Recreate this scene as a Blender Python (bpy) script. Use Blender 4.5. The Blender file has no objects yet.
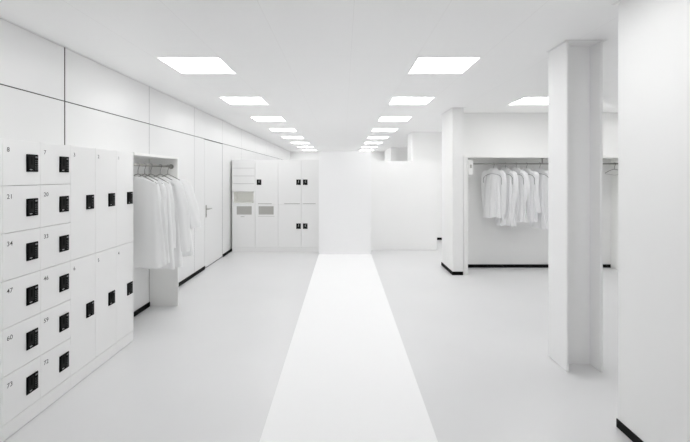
import bpy, bmesh, math, random
from mathutils import Vector, Matrix
PI = math.pi
scene = bpy.context.scene
col = scene.collection

# ------------------------------------------------------------ materials
def mat(name, rgb, rough=0.5, metal=0.0, spec=0.5, emit=None, strength=0, noise=0.0, nscale=3.0, bump=0.0, bscale=60.0, transl=0.0, coat=0.0):
    m = bpy.data.materials.new(name); m.use_nodes = True
    nt = m.node_tree; b = nt.nodes['Principled BSDF']
    if isinstance(rgb, (int, float)): rgb = (rgb, rgb, rgb)
    b.inputs['Base Color'].default_value = (*rgb, 1)
    b.inputs['Roughness'].default_value = rough
    b.inputs['Metallic'].default_value = metal
    b.inputs['Specular IOR Level'].default_value = spec
    b.inputs['Coat Weight'].default_value = coat
    tc = nt.nodes.new('ShaderNodeTexCoord')
    if noise:
        n = nt.nodes.new('ShaderNodeTexNoise'); n.inputs['Scale'].default_value = nscale
        n.inputs['Detail'].default_value = 3
        nt.links.new(tc.outputs['Object'], n.inputs['Vector'])
        r = nt.nodes.new('ShaderNodeMapRange')
        r.inputs['From Min'].default_value = 0.3; r.inputs['From Max'].default_value = 0.7
        r.inputs['To Min'].default_value = 1 - noise; r.inputs['To Max'].default_value = 1 + noise * .4
        nt.links.new(n.outputs['Fac'], r.inputs['Value'])
        mx = nt.nodes.new('ShaderNodeVectorMath'); mx.operation = 'SCALE'
        mx.inputs[0].default_value = rgb
        nt.links.new(r.outputs['Result'], mx.inputs['Scale'])
        nt.links.new(mx.outputs['Vector'], b.inputs['Base Color'])
    if bump:
        n = nt.nodes.new('ShaderNodeTexNoise'); n.inputs['Scale'].default_value = bscale
        nt.links.new(tc.outputs['Object'], n.inputs['Vector'])
        bp = nt.nodes.new('ShaderNodeBump'); bp.inputs['Strength'].default_value = bump
        bp.inputs['Distance'].default_value = 0.01
        nt.links.new(n.outputs['Fac'], bp.inputs['Height'])
        nt.links.new(bp.outputs['Normal'], b.inputs['Normal'])
    if emit:
        b.inputs['Emission Color'].default_value = (*emit, 1)
        b.inputs['Emission Strength'].default_value = strength
    if transl:
        t = nt.nodes.new('ShaderNodeBsdfTranslucent'); t.inputs['Color'].default_value = (*rgb, 1)
        ms = nt.nodes.new('ShaderNodeMixShader'); ms.inputs['Fac'].default_value = transl
        nt.links.new(b.outputs[0], ms.inputs[1]); nt.links.new(t.outputs[0], ms.inputs[2])
        nt.links.new(ms.outputs[0], nt.nodes['Material Output'].inputs['Surface'])
    return m

M = {
 'floor':  mat('resin_floor', (.765, .766, .770), .30, spec=.42, noise=.03, nscale=.8),
 'wall':   mat('wall_paint', (.935, .935, .93), .55, noise=.01, nscale=2),
 'panel':  mat('laminate_wall_panel', (.835, .837, .835), .30, spec=.28, noise=.01, nscale=1.5),
 'joint':  mat('dark_joint', .03, .7),
 'joint2': mat('grey_joint', .16, .7),
 'steel':  mat('painted_steel_column', (.92, .92, .92), .42),
 'door':   mat('locker_laminate', (.885, .885, .88), .33, noise=.008, nscale=4),
 'carc':   mat('carcass_gap_shade', (.50, .50, .49), .6),  # grey colour stands in for shade in the gaps between fronts
 'board':  mat('white_board', (.92, .92, .905), .4),
 'rubber': mat('black_rubber_base', .006, .6, spec=.12),
 'trim': mat('pale_trim', .85, .6),
 'black':  mat('black_plastic', .004, .6, spec=.06),
 'black2': mat('black_gloss_plastic', .007, .5, spec=.12),
 'grey':   mat('grey_key', .16, .4),
 'logo':   mat('pale_print', .45, .5),
 'lever': mat('grey_lever', .35, .4),
 'ink':    mat('dark_grey_print', .03, .6),
 'chrome': mat('brushed_steel', (.42, .41, .39), .3, metal=1.0),
 'wire':   mat('hanger_wire', (.30, .29, .28), .35, metal=.8),
 'win':    mat('frosted_window', (.44, .435, .41), .3),
 'niche':  mat('niche_interior', (.93, .93, .905), .5),
 'cloth':  mat('white_cotton', (.95, .953, .958), .9, spec=.1, bump=.08, bscale=90, transl=.10),
 'gown':   mat('white_nonwoven', (.97, .972, .972), .85, spec=.1, bump=.05, bscale=120, transl=.35),
 'pipe':   mat('dark_piping', .07, .7),
 'paper':  mat('white_backdrop_paper', (.95, .95, .955), .6, spec=.3),
 'runner': mat('white_floor_strip', (.965, .965, .968), .55, spec=.3),
 'lamp':   mat('light_diffuser', .9, .5, emit=(1, 1, 1), strength=5.85),
}

def ceiling_material():
    m = mat('metal_ceiling_panels', (.97, .97, .972), .45)
    nt = m.node_tree; b = nt.nodes['Principled BSDF']
    tc = nt.nodes.new('ShaderNodeTexCoord'); sp = nt.nodes.new('ShaderNodeSeparateXYZ')
    nt.links.new(tc.outputs['Object'], sp.inputs[0])
    outs = []
    for ax, off, pitch in (('X', .07, .63), ('Y', 3.745, 1.89)):
        a = nt.nodes.new('ShaderNodeMath'); a.operation = 'SUBTRACT'; a.inputs[1].default_value = off - 6.3 * 3 if ax == 'X' else off - 18.9
        nt.links.new(sp.outputs[ax], a.inputs[0])
        f = nt.nodes.new('ShaderNodeMath'); f.operation = 'PINGPONG'; f.inputs[1].default_value = pitch / 2
        nt.links.new(a.outputs[0], f.inputs[0])
        c = nt.nodes.new('ShaderNodeMath'); c.operation = 'LESS_THAN'; c.inputs[1].default_value = .0016
        nt.links.new(f.outputs[0], c.inputs[0]); outs.append(c)
    mx = nt.nodes.new('ShaderNodeMath'); mx.operation = 'MAXIMUM'
    nt.links.new(outs[0].outputs[0], mx.inputs[0]); nt.links.new(outs[1].outputs[0], mx.inputs[1])
    mix = nt.nodes.new('ShaderNodeMix'); mix.data_type = 'RGBA'
    mix.inputs[6].default_value = (.97, .97, .972, 1); mix.inputs[7].default_value = (.86, .86, .86, 1)
    nt.links.new(mx.outputs[0], mix.inputs[0]); nt.links.new(mix.outputs[2], b.inputs['Base Color'])
    return m
M['ceiling'] = ceiling_material()

# ------------------------------------------------------------ mesh helpers
class MB:
    """collects shapes with materials, builds ONE mesh object"""
    def __init__(s): s.bm = bmesh.new(); s.mats = []
    def mi(s, m):
        if m not in s.mats: s.mats.append(m)
        return s.mats.index(m)
    def box(s, x0, x1, y0, y1, z0, z1, m, bev=0.0, seg=2):
        t = bmesh.new()
        bmesh.ops.create_cube(t, size=1)
        for v in t.verts:
            v.co = Vector(((x0 + x1) / 2 + v.co.x * abs(x1 - x0), (y0 + y1) / 2 + v.co.y * abs(y1 - y0), (z0 + z1) / 2 + v.co.z * abs(z1 - z0)))
        if bev: bmesh.ops.bevel(t, geom=t.edges[:], offset=bev, segments=seg, affect='EDGES')
        s.merge(t, m); return s
    def merge(s, t, m, smooth=False):
        i = s.mi(m); vm = {}
        for v in t.verts: vm[v] = s.bm.verts.new(v.co)
        for f in t.faces:
            try: nf = s.bm.faces.new([vm[v] for v in f.verts])
            except ValueError: continue
            nf.material_index = i; nf.smooth = smooth
        t.free()
    def tube(s, pts, r, m, n=8, cap=True, flat=1.0):
        """tube along points; r number or list"""
        pts = [Vector(p) for p in pts]; i = s.mi(m); rings = []
        up = Vector((0, 0, 1)); prev = None
        for k, p in enumerate(pts):
            d = (pts[min(k + 1, len(pts) - 1)] - pts[max(k - 1, 0)]).normalized()
            if prev is None:
                a = d.cross(up)
                if a.length < 1e-3: a = d.cross(Vector((0, 1, 0)))
            else: a = prev - d * prev.dot(d)
            a.normalize(); prev = a; b = d.cross(a)
            rr = r[k] if isinstance(r, (list, tuple)) else r
            rings.append([s.bm.verts.new(p + (a * math.cos(2 * PI * j / n) + b * math.sin(2 * PI * j / n) * flat) * rr) for j in range(n)])
        for A, B in zip(rings, rings[1:]):
            for j in range(n):
                f = s.bm.faces.new([A[j], A[(j + 1) % n], B[(j + 1) % n], B[j]]); f.material_index = i; f.smooth = True
        if cap:
            for R in (rings[0][::-1], rings[-1]):
                f = s.bm.faces.new(R); f.material_index = i
        return s
    def build(s, name, parent=None, loc=(0, 0, 0), rz=0.0):
        bmesh.ops.recalc_face_normals(s.bm, faces=s.bm.faces)
        me = bpy.data.meshes.new(name); s.bm.to_mesh(me); s.bm.free()
        for m in s.mats: me.materials.append(M[m])
        return link(name, me, parent, loc, rz)

def link(name, me, parent=None, loc=(0, 0, 0), rz=0.0):
    o = bpy.data.objects.new(name, me); col.objects.link(o)
    o.location = loc; o.rotation_euler = (0, 0, rz)
    if parent: o.parent = parent
    return o

def tag(o, label, cat, group=None):
    o['label'] = label; o['category'] = cat
    if group: o['group'] = group
    return o
def thing(name, label, cat, loc=(0, 0, 0), rz=0.0, group=None):
    o = bpy.data.objects.new(name, None); col.objects.link(o); o.empty_display_size = .1
    o.location = loc; o.rotation_euler = (0, 0, rz)
    return tag(o, label, cat, group)
def struct(o): o['kind'] = 'structure'; return o

CEIL = 2.788
XL = -2.46          # left wall face
# ------------------------------------------------------------ setting
m = MB(); m.box(-2.7, 6.2, -3.2, 18.6, -.1, 0, 'floor'); struct(m.build('floor'))
m = MB(); m.box(-2.7, 6.2, -3.2, 18.6, CEIL, CEIL + .1, 'ceiling'); struct(m.build('ceiling'))

# left wall: glossy laminate panels with open joints over a dark backing
m = MB()
m.box(XL - .14, XL - .012, -3.0, 18.3, 0, CEIL, 'joint2')
ys = [-2.515, -1.015, .485, 1.985, 3.487, 5.003, 6.520, 8.03, 9.53, 11.0, 12.6, 14.1, 15.6, 17.1, 18.3]
edges = [-3.0] + ys
ZS = 2.31
for a, b in zip(edges, edges[1:]):
    ga = .0075 if abs(a - 3.487) < .01 else .003
    gb = .0075 if abs(b - 3.487) < .01 else .003
    m.box(XL - .012, XL, a + ga, b - gb, ZS + .0045, CEIL - .004, 'panel', .0012, 1)
    if abs(a - 6.52) < .01:                       # short panel before the door
        m.box(XL - .012, XL, a + ga, 6.985, 0, ZS - .0045, 'panel', .0012, 1)
    else:
        m.box(XL - .012, XL, a + ga, b - gb, 0, ZS - .0045, 'panel', .0012, 1)
# black seal deep in the widest vertical joint and in the long horizontal joint
for y in ys[:-1]:
    if abs(y - 3.487) < .01: m.box(XL - .0121, XL - .002, 3.4785, 3.4955, .0, CEIL - .004, 'joint')
    else: m.box(XL - .0121, XL - .001, y - .004, y + .004, .0, CEIL - .004, 'joint2')
m.box(XL - .0122, XL - .004, -3.0, 18.3, ZS - .0043, ZS + .0043, 'joint')
struct(m.build('wall_left'))

# the flush door in the left wall
m = MB()
m.box(XL - .012, XL, 6.995, 8.018, .018, ZS - .014, 'panel', .0015, 1)
d = struct(m.build('door_1'))
m = MB()
m.box(XL, XL + .008, 7.045, 7.085, .91, 1.13, 'chrome', .003)
m.tube([(XL + .008, 7.065, 1.06), (XL + .05, 7.065, 1.06), (XL + .056, 7.075, 1.06), (XL + .058, 7.09, 1.06), (XL + .058, 7.20, 1.06)], .009, 'chrome', 10)
m.tube([(XL + .006, 7.065, .955), (XL + .014, 7.065, .955)], .011, 'chrome', 12)
m.build('door_handle', d)

m = MB(); m.box(-2.7, 6.2, 18.3, 18.45, 0, CEIL, 'wall'); struct(m.build('wall_back'))
m = MB(); m.box(-2.7, 6.2, -3.15, -3.0, 0, CEIL, 'wall'); struct(m.build('wall_front'))
m = MB(); m.box(5.6, 5.75, -3.0, 18.3, 0, CEIL, 'wall'); struct(m.build('wall_far_right'))
# big near block on the right: its left face and rounded rear corner
m = MB(); m.box(1.80, 2.6, -3.0, 2.60, 0, CEIL, 'wall', .012, 3); struct(m.build('wall_right'))
# wall behind the open wardrobe
m = MB(); m.box(2.002, 5.6, 7.12, 7.26, 0, CEIL, 'wall'); struct(m.build('wall_wardrobe'))
# far walls with projecting ends, beyond the low partition
m = MB(); m.box(1.78, 5.6, 10.2, 10.34, 0, CEIL, 'wall'); m.box(1.765, 1.95, 10.22, 10.9, 0, CEIL, 'wall', .004, 1)
struct(m.build('wall_middle_right'))
m = MB(); m.box(2.07, 5.6, 15.75, 15.9, 0, CEIL, 'wall'); m.box(1.86, 2.07, 15.5, 17.9, 0, CEIL, 'wall', .004, 1)
struct(m.build('wall_rear_right'))

H = .058
def base(name, boxes):
    m = MB()
    for b in boxes: m.box(*b, 'rubber', .002, 1)
    struct(m.build(name))
base('baseboard_left', [(XL, XL + .012, 3.99, 5.0, 0, H), (XL, XL + .012, 5.035, 6.99, 0, H), (XL, XL + .012, 8.04, 18.29, 0, H), (XL, XL + .012, -2.98, 1.80, 0, H)])
base('baseboard_right', [(1.794, 1.80, -2.9, 2.60, 0, H)])
base('baseboard_wardrobe', [(2.075, 4.81, 7.108, 7.12, 0, H)])
base('baseboard_middle', [(1.96, 5.55, 10.188, 10.2, 0, H)])

# shallow ceiling trims at column heads
m = MB()
for b in ((1.855, 1.876, 3.30, 3.62), (1.855, 2.205, 3.295, 3.316), (2.181, 2.205, 3.316, 3.62)): m.box(*b, CEIL - .004, CEIL - .0005, 'trim')
struct(m.build('trim_1'))
m = MB(); m.box(1.778, 1.799, -2.9, 2.62, CEIL - .004, CEIL - .0005, 'trim'); struct(m.build('trim_2'))
m = MB()
m.box(1.80, 1.819, 6.56, 7.31, CEIL - .004, CEIL - .0005, 'trim'); m.box(1.80, 2.04, 6.56, 6.579, CEIL - .004, CEIL - .0005, 'trim')
struct(m.build('trim_3'))

# ------------------------------------------------------------ pillars
p = thing('pillar', 'white square pillar with black baseboard at left end of open wardrobe', 'pillar', (1.91, 6.94, 0))
m = MB(); m.box(-.09, .09, -.36, .37, 0, CEIL - .001, 'wall', .004, 2); m.build('shaft', p)
m = MB(); m.box(-.102, -.0905, -.372, .37, 0, H, 'rubber', .002, 1); m.box(-.0905, .08, -.372, -.3605, 0, H, 'rubber', .002, 1); m.build('black_baseboard', p)

c = thing('steel_column', 'tall white H-section steel column standing free before the open wardrobe', 'column', (2.0285, 3.47, 0))
def flange(x0, x1):
    m = MB(); m.box(x0, x1, -.153, .153, .001, CEIL - .001, 'steel', .005, 3); return m
flange(-.1515, -.1315).build('flange', c); flange(.1315, .1515).build('flange', c)
m = MB(); m.box(-.131, .131, -.008, .008, .001, CEIL - .001, 'steel'); m.build('web', c)

# ------------------------------------------------------------ ceiling lights
def light_master():
    fm = MB()
    for b in ((-.305, .305, -.305, -.289), (-.305, .305, .281, .305), (-.305, -.293, -.289, .281), (.293, .305, -.289, .281)):
        fm.box(*b, -.0035, 0, 'steel')
    f = fm.build('frame')
    dm = MB(); dm.box(-.2925, .2925, -.2885, .2805, -.004, -.001, 'lamp'); dd = dm.build('diffuser')
    fme, dme = f.data, dd.data
    bpy.data.objects.remove(f); bpy.data.objects.remove(dd)
    return fme, dme
fme, dme = light_master()
words = ['nearest', 'second nearest', 'third nearest', 'fourth nearest', 'fifth nearest', 'sixth nearest', 'seventh nearest', 'farthest']
def ceiling_light(x, y, label, group):
    t = thing('ceiling_light', label, 'ceiling light', (x, y, CEIL - .0006), 0, group)
    link('frame', fme, t); link('diffuser', dme, t)
for side, x in (('left', -1.49), ('right', 1.015)):
    for k in range(-1, 8):
        if k >= 0:
            lab = 'square flush ceiling light, %s in the %s long row' % (words[k], side)
        else:
            lab = 'square flush ceiling light of the %s row, above and behind the viewpoint' % side
        ceiling_light(x, 3.785 + .3 + 1.898 * k, lab, 'lights of the %s ceiling row' % side)
G3 = 'lights over the right aisle'
ceiling_light(2.92, 5.99, 'square ceiling light partly behind the steel column, before the open wardrobe', G3)
ceiling_light(4.78, 5.99, 'added unseen ceiling light before the right end of the open wardrobe, hidden by the near wall', G3)  # unseen lamp added to brighten the wardrobe interior
ceiling_light(3.53, 4.09, 'added ceiling light hidden behind the near white wall on the right', G3)  # added lamp out of view, lifts the wardrobe and the column web
ceiling_light(2.89, 7.88, 'added unseen ceiling light just behind the wardrobe wall, near the partition', G3)  # unseen lamp added to brighten the partition face
ceiling_light(4.15, 9.2, 'added unseen ceiling light farther right in the aisle behind the wardrobe wall', G3)  # added out of view for more light behind the wardrobe wall
ceiling_light(4.15, 13.3, 'added unseen ceiling light in the rear bay at the right', G3)  # added out of view to fill the rear bay with light

# ------------------------------------------------------------ electronic lock (shared mesh), front faces -y
def lock_mesh(lever=False):
    m = MB(); w, h = .098, .118
    m.box(-w / 2, w / 2, -.007, 0, -h / 2, h / 2, 'black', .002, 2)
    m.box(-.038, .010, -.0095, -.007, -.034, .050, 'black2', .001, 1)      # grip
    m.box(-.020, -.006, -.0105, -.0095, -.010, .040, 'black', .0004, 1)
    for i in range(6):
        for x in (.026, .040):
            m.box(x - .003, x + .003, -.0075, -.007, .018 - i * .0125 - .002, .018 - i * .0125 + .002, 'grey')
    m.box(.022, .044, -.0075, -.007, .036, .047, 'grey')
    # small pale maker's mark near the lower edge
    for k in range(4): m.box(-.026 + k * .0055, -.022 + k * .0055, -.0075, -.007, -.0465, -.0405, 'logo')
    if lever: m.box(-.006, .008, -.0135, -.0105, -.012, .040, 'lever', .001, 1)
    o = m.build('lock'); me = o.data; bpy.data.objects.remove(o); return me
LOCK = lock_mesh(); LOCKC = lock_mesh(True)

def number_mesh(txt):
    cu = bpy.data.curves.new('n', 'FONT'); cu.body = txt; cu.size = .041; cu.resolution_u = 3
    cu.extrude = .0; cu.offset = .0002
    o = bpy.data.objects.new('n', cu); col.objects.link(o)
    dg = bpy.context.evaluated_depsgraph_get(); dg.update()
    me = bpy.data.meshes.new_from_object(o.evaluated_get(dg)); me.name = 'number'
    bpy.data.objects.remove(o)
    me.materials.clear(); me.materials.append(M['ink'])
    for v in me.vertices: v.co = Vector((v.co.x * 1.12, 0, v.co.y))   # reads in local x/z, faces -y
    return me

# ------------------------------------------------------------ lockers along the left wall
# local frame: x along the front (world +Y), -y is the front (world +X)
FX = -2.105; CW = .3048; PITCH = .29667; Z0 = .105
def locker_column(k, rows, label, nums):
    y0 = 2.438 + k * CW
    t = thing('locker', label, 'locker', (FX, y0, 0), PI / 2, 'lockers along the left wall')
    w = CW; dep = abs(XL - FX) - .003
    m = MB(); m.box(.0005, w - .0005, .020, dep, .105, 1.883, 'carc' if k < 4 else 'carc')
    m.build('carcass', t)
    m = MB(); m.box(.0003, w - .0003, .019, dep, 1.8832, 1.885, 'board')
    m.box(w - .006 if k == 4 else w - .0004, w - .0001, 0, dep, .105, 1.885, 'board'); m.build('cabinet_side', t)
    m = MB(); m.box(.0003, w - .0003, .0, dep, .005, .1038, 'door', .0006, 1); m.box(.0006, w - .0006, .008, dep - .002, 0, .0049, 'carc'); m.build('plinth', t)
    spans = [(Z0 + PITCH * i, Z0 + PITCH * (i + 1)) for i in range(6)][::-1] if rows == 6 else [(Z0 + 3 * PITCH, Z0 + 6 * PITCH), (Z0, Z0 + 3 * PITCH)]
    for (a, b), n in zip(spans, nums):
        m = MB(); m.box(.0007, w - .0007, 0, .0185, a + .0016, b - .0016, 'door', .0009, 1)
        dd = m.build('door', t)
        link('lock', LOCK, dd, (.23, 0, (a + b) / 2 - (0 if rows == 6 else .005)))
        if n: link('number', number_mesh(n), dd, (.030, -.0006, b - .082))
locker_column(-2, 6, 'column of six small lockers just outside the left edge of the picture', [None] * 6)
locker_column(-1, 6, 'column of six small lockers cut off by the left edge of the picture', [None] * 6)
locker_column(0, 6, 'six stacked white lockers numbered 8, 21, 34, 47, 60 and 73 with black locks', ['8', '21', '34', '47', '60', '73'])
locker_column(1, 6, 'six stacked white lockers numbered 7, 20, 33, 46, 59 and 72 with black locks', ['7', '20', '33', '46', '59', '72'])
locker_column(2, 2, 'white column of two tall lockers numbered 3 and 6, beside the small lockers', ['3', '6'])
locker_column(3, 2, 'white column of two tall lockers numbered 2 and 5', ['2', '5'])
locker_column(4, 2, 'white column of two tall lockers numbered 1 and 4, beside the hanging gowns', ['1', '4'])

# ------------------------------------------------------------ tall cupboards at the far left
FY = 8.55
def cupboard(k, label, spec):
    W = .4985; x0 = -2.413 + k * .5
    t = thing('cupboard', label, 'cupboard', (x0, FY, 0), 0, 'tall cupboards across the far left')
    top = 2.0
    m = MB()
    for b in ((0, .018, .02, .5, .10, top), (W - .018, W, .02, .5, .10, top), (.018, W - .018, .482, .5, .10, top), (.018, W - .018, .02, .482, top - .018, top), (.018, W - .018, .02, .482, .10, .118), (.018, W - .018, .02, .482, 1.03, 1.05)):
        m.box(*b, 'board')
    m.box(.018, W - .018, .0205, .022, .118, 1.03, 'carc')
    m.build('carcass', t)
    m = MB(); m.box(0, W, .004, .5, 0, .0985, 'door', .001, 1); m.build('plinth', t)
    def front(name, a, b, g=.0025):
        m = MB(); m.box(.001, W - .001, 0, .0195, a + g, b - g, 'door', .0015, 1); return m.build(name, t)
    mid = 1.04
    if spec == 'drawers':
        cuts = [top, 1.822, 1.652, 1.485, 1.31]
        for a, b in zip(cuts[1:], cuts): front('drawer', a, b, .0035)
        m = MB(); m.box(.018, W - .018, .0202, .0225, 1.32, top - .018, 'carc'); m.build('drawer_gap_backing', t)  # grey sheet added behind the drawers; its colour darkens the gaps like shade
        m = MB()   # open niche: liner of five faces
        m.box(.0035, .03, 0, .02, 1.07, 1.31, 'door'); m.box(W - .03, W - .001, 0, .02, 1.07, 1.31, 'door'); m.box(.0035, W - .001, 0, .02, mid + .002, 1.07, 'door')
        m.box(.02, .03, .02, .30, 1.06, 1.31, 'niche'); m.box(W - .03, W - .02, .02, .30, 1.06, 1.31, 'niche')
        m.box(.03, W - .03, .29, .30, 1.06, 1.31, 'niche'); m.box(.03, W - .03, .02, .29, 1.06, 1.07, 'niche'); m.box(.03, W - .03, .02, .29, 1.30, 1.31, 'niche')
        m.build('open_niche', t)
    else:
        ud = front('door', mid, top)
        lx = {'window': .085, 'left': .44, 'right': .085}[spec]
        link('lock', LOCKC, ud, (lx, 0, 1.515))
        m = MB(); lo, hi = (.06, .36) if spec == 'window' else ((.13, .47) if spec == 'left' else (.03, .31))
        m.box(lo, hi, -.006, 0, mid + .006, mid + .016, 'win', .002, 1); m.build('grip_rail', ud)
    if spec in ('drawers', 'window'):
        m = MB(); a, b = .1, mid
        x1, x2, z1, z2 = (.10, .425, .815, .995)
        if spec == 'window': x1, x2 = .075, .40
        for bx in ((.0035, x1, a + .002, b - .002), (x2, W - .001, a + .002, b - .002), (x1, x2, a + .002, z1), (x1, x2, z2, b - .002)):
            m.box(bx[0], bx[1], 0, .0195, bx[2], bx[3], 'door')
        ld = m.build('door', t)
        m = MB(); m.box(x1, x2, .006, .012, z1, z2, 'win'); m.build('window_pane', ld)
        m = MB()
        if spec == 'drawers': m.box(.19, .27, -.004, 0, .765, .775, 'win', .001, 1)
        else: m.box(.06, .42, -.003, 0, .775, .781, 'win', .001, 1)
        m.build('grip_rail', ld)
    else:
        ld = front('door', .1, mid)
        link('lock', LOCKC, ld, ({'left': .44, 'right': .085}[spec], 0, .565))
cupboard(0, 'tall white cupboard with three drawers, open niche and grey window, against left wall', 'drawers')
cupboard(1, 'tall white cupboard with one black lock above a grey window panel', 'window')
cupboard(2, 'tall white cupboard with two black locks along its right edge', 'left')
cupboard(3, 'tall white cupboard with two black locks at its left edge, beside the backdrop', 'right')

# ------------------------------------------------------------ white backdrop and low partition
t = thing('backdrop', 'tall narrow white backdrop panel running down into a long white floor strip', 'backdrop', (.032, 8.32, 0))
m = MB(); m.box(-.553, .553, 0, .04, .004, 2.17, 'paper', .003, 2); m.build('upright_panel', t)
m = MB(); m.box(-.553, .553, -9.3, -.0005, .0005, .0035, 'runner')
m.build('floor_strip', t)

t = thing('partition', 'low white freestanding partition screen to the right of the backdrop', 'partition', (1.20, 8.79, 0))
m = MB(); m.box(-.87, .876, -.02, .02, .006, 1.983, 'wall', .004, 2); m.build('panel', t)
m = MB()
for x in (-.7, .7): m.box(x - .03, x + .03, .021, .30, 0.0, .02, 'steel', .004, 1)
m.build('foot', t)

# ------------------------------------------------------------ open wardrobes
t = thing('open_wardrobe', 'shallow open white wardrobe with steel rail on the wall right of the pillar', 'wardrobe', (2.003, 6.58, 0))
D = .537
m = MB(); m.box(0, .07, 0, D, 0, 1.955, 'board', .002, 1); m.build('side_panel', t)
m = MB(); m.box(2.807, 2.83, 0, D, 0, 1.955, 'board', .002, 1); m.build('side_panel', t)
m = MB(); m.box(0, 2.83, 0, D, 1.956, 1.992, 'board', .003, 2); m.build('top_board', t)
m = MB(); m.box(.0705, 2.8065, D - .018, D, 1.905, 1.9555, 'board', .001, 1); m.build('back_rail', t)
RZ, RY = 1.862, 6.85
m = MB(); m.tube([(.0705, RY - 6.58, RZ), (2.8065, RY - 6.58, RZ)], .011, 'chrome', 12); r = m.build('clothes_rail', t)
for x in (1.443,):
    m = MB(); m.box(x - .008, x + .008, RY - 6.58 - .008, RY - 6.58 + .008, RZ + .0105, 1.9555, 'chrome'); m.box(x - .02, x + .02, RY - 6.58 - .02, RY - 6.58 + .02, 1.950, 1.9556, 'chrome'); m.build('rail_bracket', r)

o = MB()
o.box(0, .086, 0, .05, 0, .245, 'board', .008, 3); o.box(.026, .060, -.003, 0, .12, .175, 'win', .001, 1)
tag(o.build('wall_dispenser', None, (2.074, 6.565, 1.665)), 'small white box with grey window fixed inside top left of the open wardrobe', 'box')

t = thing('open_wardrobe', 'open white coat rack niche with end panel between lockers and left wall panels', 'wardrobe', (0, 0, 0))
m = MB(); m.box(XL + .001, -2.10, 5.005, 5.03, 0, 1.86, 'board', .002, 1); m.build('side_panel', t)
m = MB(); m.box(XL + .001, -2.10, 3.968, 5.03, 1.8605, 1.888, 'board', .002, 1); m.build('top_board', t)
m = MB(); m.tube([(-2.18, 3.968, 1.768), (-2.18, 5.0045, 1.768)], .0125, 'chrome', 12); r = m.build('clothes_rail', t)
m = MB(); m.tube([(-2.18, 4.992, 1.768), (-2.18, 5.0048, 1.768)], .030, 'chrome', 16); m.build('rail_flange', r)

# ------------------------------------------------------------ hangers and garments
# local frame: origin on the rail's axis, width along x, z up
def shoulder(x, drop=.055, half=.2, z0=-.10, e=1.6):
    u = min(1.3, abs(x) / half); return z0 - drop * u ** e
def hanger_mesh(rail_r=.0125, half=.2, drop=.055, e=1.6):
    m = MB(); R = rail_r + .006; w = .0030
    pts = [(-R * 1.0, 0, -.012)]
    for k in range(13):
        a = PI + .1 - k * (PI + .9) / 12
        pts.append((R * math.cos(a), 0, R * math.sin(a) + .0))
    pts += [(.006, 0, -.036), (0, 0, -.050), (0, 0, -.095)]
    # hook lies in the garment plane
    m.tube(pts, w, 'wire', 8)
    arm = [(x, 0, shoulder(x, drop, half, -.10, e) + .004) for x in [half * (-1 + k / 8) for k in range(17)]]
    m.tube(arm, .0042, 'wire', 8)
    lo = shoulder(half, drop, half)
    m.tube([(-half + .01, 0, lo - .004), (0, 0, lo - .028), (half - .01, 0, lo - .004)], .0025, 'wire', 6)
    o = m.build('hanger'); me = o.data; bpy.data.objects.remove(o); return me
HANG = {'r': hanger_mesh(.011, .14, .07), 'l': hanger_mesh(.0125, .2, .105, 1.15)}

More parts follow.
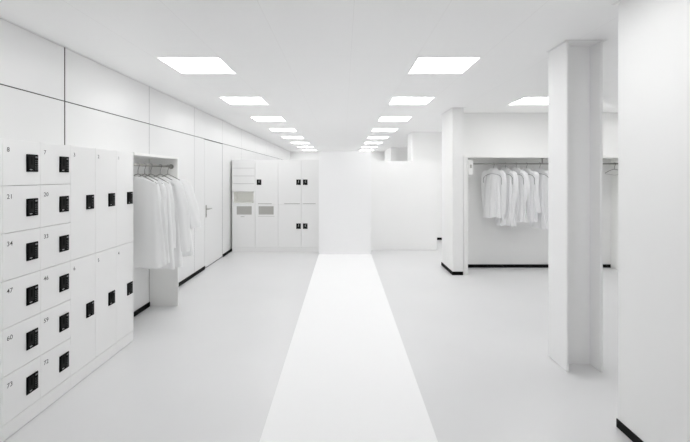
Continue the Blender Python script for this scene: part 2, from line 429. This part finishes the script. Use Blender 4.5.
def garment(parent, seed, mt, half=.19, length=.9, hemw=.25, hemd=.07, drop=.06, z0=-.102, sleeve=((.03, .0), (.05, -.35), (.04, -.72)),
            sr=(.062, .056, .045), folds=9, amp=.016, piping=False, hemdip=0.0, wallside=False, collar=True, e=1.6):
    rnd = random.Random(seed); ph = [rnd.uniform(0, 6.28) for _ in range(8)]
    N, T = 96, 40
    m = MB(); bm = m.bm; i = m.mi(mt); rings = []
    hem = z0 - length
    def body(th, t):
        w = half * (1 + .04 * t) + (hemw - half) * t
        d = .014 + (hemd - .014) * min(1, t * 3.2) ** .7
        cx, sy = math.cos(th), math.sin(th)
        x = w * (abs(cx) ** .85) * (1 if cx > 0 else -1)
        f = amp * (t ** .8) * (math.sin(folds * th + ph[0] + .8 * math.sin(3 * t + ph[1])) + .5 * math.sin((folds * 2 + 1) * th + ph[2] + 1.5 * t) + .35 * math.sin(3 * th + ph[3] + 4 * t))
        y = d * sy + f * (abs(sy) ** .5) * (1 if sy > 0 else -1) * 1.0 + .006 * t * math.sin(4 * t + ph[4] + 2 * cx)
        x += f * .5 * cx
        z = shoulder(x / (w / half), drop, half, z0, e) * (1 - t) + (hem + .012 * math.sin(2 * th + ph[5]) + .007 * math.sin(5 * th + ph[6]) + hemdip * x) * t
        z += .010 * (1 - t) ** 6 * (1 - abs(sy))
        if wallside and x < -.19: x = -.19 + (x + .19) * .35
        return Vector((x, y, z))
    for k in range(T + 1):
        t = (k / T) ** 1.25
        rings.append([bm.verts.new(body(2 * PI * j / N, t)) for j in range(N)])
    for A, B in zip(rings, rings[1:]):
        for j in range(N):
            f = bm.faces.new([A[j], A[(j + 1) % N], B[(j + 1) % N], B[j]]); f.material_index = i; f.smooth = True
    for j in range(N // 2):                     # close the shoulder seam
        a, b, c, d = rings[0][j], rings[0][(j + 1) % N], rings[0][(N - j - 1) % N], rings[0][(N - j) % N]
        vs = []
        for v in (a, b, c, d):
            if v not in vs: vs.append(v)
        if len(vs) > 2:
            try: f = bm.faces.new(vs); f.material_index = i; f.smooth = True
            except ValueError: pass
    made = [m.build('body', parent).data]
    for s in (-1, 1):
        m = MB(); bm = m.bm; i = m.mi(mt); rr = []
        sx = half * .93; sz = shoulder(half, drop, half, z0) - .015
        pts = [Vector((sx - .05, 0, sz + .012))] + [Vector((sx + dx, dy if len(pt) > 2 else 0, sz + dz)) for pt in sleeve for dx, dz, dy in [((pt[0], pt[1], pt[2]) if len(pt) > 2 else (pt[0], pt[1], 0))]]
        rads = [sr[0] * .55] + list(sr)
        # smooth path
        P = []
        K = 26
        for q in range(K + 1):
            u = q / K * (len(pts) - 1); a = min(int(u), len(pts) - 2); f = u - a
            p0, p1, p2, p3 = pts[max(a - 1, 0)], pts[a], pts[a + 1], pts[min(a + 2, len(pts) - 1)]
            pt = .5 * ((2 * p1) + (p2 - p0) * f + (2 * p0 - 5 * p1 + 4 * p2 - p3) * f * f + (3 * p1 - p0 - 3 * p2 + p3) * f ** 3)
            P.append((pt, rads[a] * (1 - f) + rads[a + 1] * f))
        n = 28
        for q, (c0, R) in enumerate(P):
            tg = (P[min(q + 1, K)][0] - P[max(q - 1, 0)][0]).normalized()
            a = Vector((0, 1, 0)); b = tg.cross(a).normalized(); a = b.cross(tg)
            ring = []
            for j in range(n):
                th = 2 * PI * j / n
                wr = 1 + .10 * math.sin(3 * th + ph[1] + s + q * .13) + .07 * math.sin(5 * th - q * .22 + ph[2] * s) + .05 * math.sin(q * .9 + ph[3])
                v = c0 + b * math.cos(th) * R * wr + a * math.sin(th) * R * .62 * wr
                if wallside and s < 0: v.x = .15 + (v.x - .15) * .55
                ring.append(bm.verts.new(Vector((s * v.x, v.y, v.z))))
            rr.append(ring)
        for A, B in zip(rr, rr[1:]):
            for j in range(n):
                f = bm.faces.new([A[j], A[(j + 1) % n], B[(j + 1) % n], B[j]]); f.material_index = i; f.smooth = True
        f = bm.faces.new(rr[0]); f.material_index = i
        made.append(m.build('sleeve', parent).data)
    # collar band
    m = MB() if collar else None
    cp = [(.062 * math.cos(a), .026 * math.sin(a), z0 + .004 + .012 * math.sin(a)) for a in [2 * PI * k / 24 for k in range(25)]]
    if collar: m.tube(cp, .008, mt, 8); m.build('collar', parent)
    if piping:
        # dark seam: yoke arc across the back and front, running on down the armholes; laid onto the cloth
        from mathutils.bvhtree import BVHTree
        vs, fs = [], []
        for me in made:
            o = len(vs); vs += [v.co.copy() for v in me.vertices]; fs += [[o + q for q in p.vertices] for p in me.polygons]
        tree = BVHTree.FromPolygons(vs, fs)
        m = MB(); wx = half + .022
        for side in (-1, 1):
            pts = []
            path = [(-wx, z0 - .255 + k * .025) for k in range(3)] + [(-wx * math.cos(PI * k / 28), z0 - .185 + .088 * math.sin(PI * k / 28) ** 1.15) for k in range(29)] + [(wx, z0 - .205 - k * .025) for k in range(4)]
            for x, z in path:
                h = tree.ray_cast(Vector((x, side * .4, z)), Vector((0, -side, 0)))
                if h[0]: pts.append(h[0] + Vector((0, side * .002, 0)))
            if len(pts) > 2: m.tube(pts, .003, 'pipe', 6)
        m.build('piping', parent)

# right wardrobe: five coats, width almost perpendicular to the rail
row = [(493.6, 52, .96, .152), (505.4, 58, 1.09, .145), (516.2, 60, 1.02, .145), (526.6, 58, 1.02, .148), (539.8, 56, 1.13, .155)]
labs = ['white long-sleeved coat with dark piping, leftmost on the right wardrobe rail',
        'white coat with dark piping hanging second from left on the right rail',
        'white coat in the middle of the five on the right rail',
        'white coat hanging second from the steel column on the right rail',
        'white coat on the right rail nearest to and partly behind the steel column']
sl = [((.022, -.02), (.045, -.32), (.030, -.70)), ((.022, -.02), (.055, -.26), (.02, -.62)), ((.022, -.02), (.055, -.28), (-.01, -.60)), ((.022, -.02), (.03, -.26), (.085, -.66)), ((.022, -.02), (.04, -.35), (.05, -.75))]
hl = ['leftmost', 'second', 'third', 'fourth', 'fifth']
for k, (px, ang, ln, hf) in enumerate(row):
    x = (px - 343.5) * RY / 395
    rz = -math.radians(ang)
    tag(link('hanger', HANG['r'], None, (x, RY, RZ + .0005), rz), 'wire hanger, %s from the left on the right wardrobe rail, holding a white coat' % hl[k], 'hanger', 'hangers on the right rail')
    g = thing('coat', labs[k], 'coat', (x, RY, RZ), rz, 'white coats on the right rail')
    garment(g, 11 + k, 'cloth', half=hf, length=ln - .10, hemw=.18, hemd=.066, drop=.085, z0=-.076, e=2.3, sleeve=sl[k], sr=(.060, .046, .030), folds=9, amp=.019, piping=True)
tag(link('hanger', HANG['r'], None, ((614.5 - 343.5) * RY / 395, RY, RZ + .0005), -math.radians(35)), 'empty wire hanger on the right rail, seen between steel column and near wall', 'hanger', 'hangers on the right rail')

# left rack: gowns
lrow = [(4.19, 3, .945, .20, .285), (4.33, -3, .93, .20, .27), (4.47, 2, 1.03, .20, .265), (4.70, -2, 1.07, .20, .27), (4.90, 2, .97, .20, .32)]
labs = ['long white gown nearest the lockers on the left rack', 'long white gown second from the lockers on the left rack',
        'long white gown in the middle of the left rack', 'long white gown fourth from the lockers on the left rack',
        'long white gown with spread sleeve at the far end panel of the left rack']
sls = [((-.03, -.04, .02), (-.03, -.35, .035), (-.03, -.62, .035)), ((-.02, -.04, .02), (-.02, -.4, .035), (-.02, -.7, .035)), ((-.02, -.04, .02), (-.01, -.35, .03), (.01, -.72, .03)), ((.02, -.02, .0), (.07, -.32, .02), (.09, -.80, .02)), ((.04, -.02, -.01), (.12, -.32, -.015), (.165, -.54, -.02))]
for k, (y, ang, ln, hf, hw) in enumerate(lrow):
    rz = math.radians(ang)
    tag(link('hanger', HANG['l'], None, (-2.18, y, 1.7685), rz), 'wire hanger, %s from the lockers on the left rack, holding a white gown' % ('first' if k == 0 else hl[k]), 'hanger', 'hangers on the left rack')
    g = thing('gown', labs[k], 'gown', (-2.18, y, 1.768), rz, 'white gowns on the left rack')
    garment(g, 31 + k, 'gown', half=hf, length=ln, hemw=hw, hemd=.052, drop=.078, z0=-.127, e=1.3, sleeve=sls[k], sr=(.06, .07, .065), folds=5, amp=.009, wallside=True, collar=False)

# ------------------------------------------------------------ world, camera, view
w = bpy.data.worlds.new('world'); scene.world = w; w.use_nodes = True
w.node_tree.nodes['Background'].inputs[0].default_value = (.8, .85, .9, 1)
w.node_tree.nodes['Background'].inputs[1].default_value = .3
cam = bpy.data.cameras.new('camera'); co = bpy.data.objects.new('camera', cam); col.objects.link(co)
co.location = (0, 0, 1.65); co.rotation_euler = (PI / 2, 0, 0)
cam.sensor_fit = 'HORIZONTAL'; cam.sensor_width = 36; cam.lens = 395 / 690 * 36
cam.shift_x = 1.5 / 690; cam.shift_y = -45 / 690
cam.clip_end = 60
scene.camera = co
scene.view_settings.view_transform = 'Standard'; scene.view_settings.look = 'None'
scene.view_settings.gamma = 1; scene.view_settings.use_curve_mapping = False
scene.view_settings.exposure = 0.40
scene.cycles.max_bounces = 16; scene.cycles.diffuse_bounces = 12; scene.cycles.glossy_bounces = 6
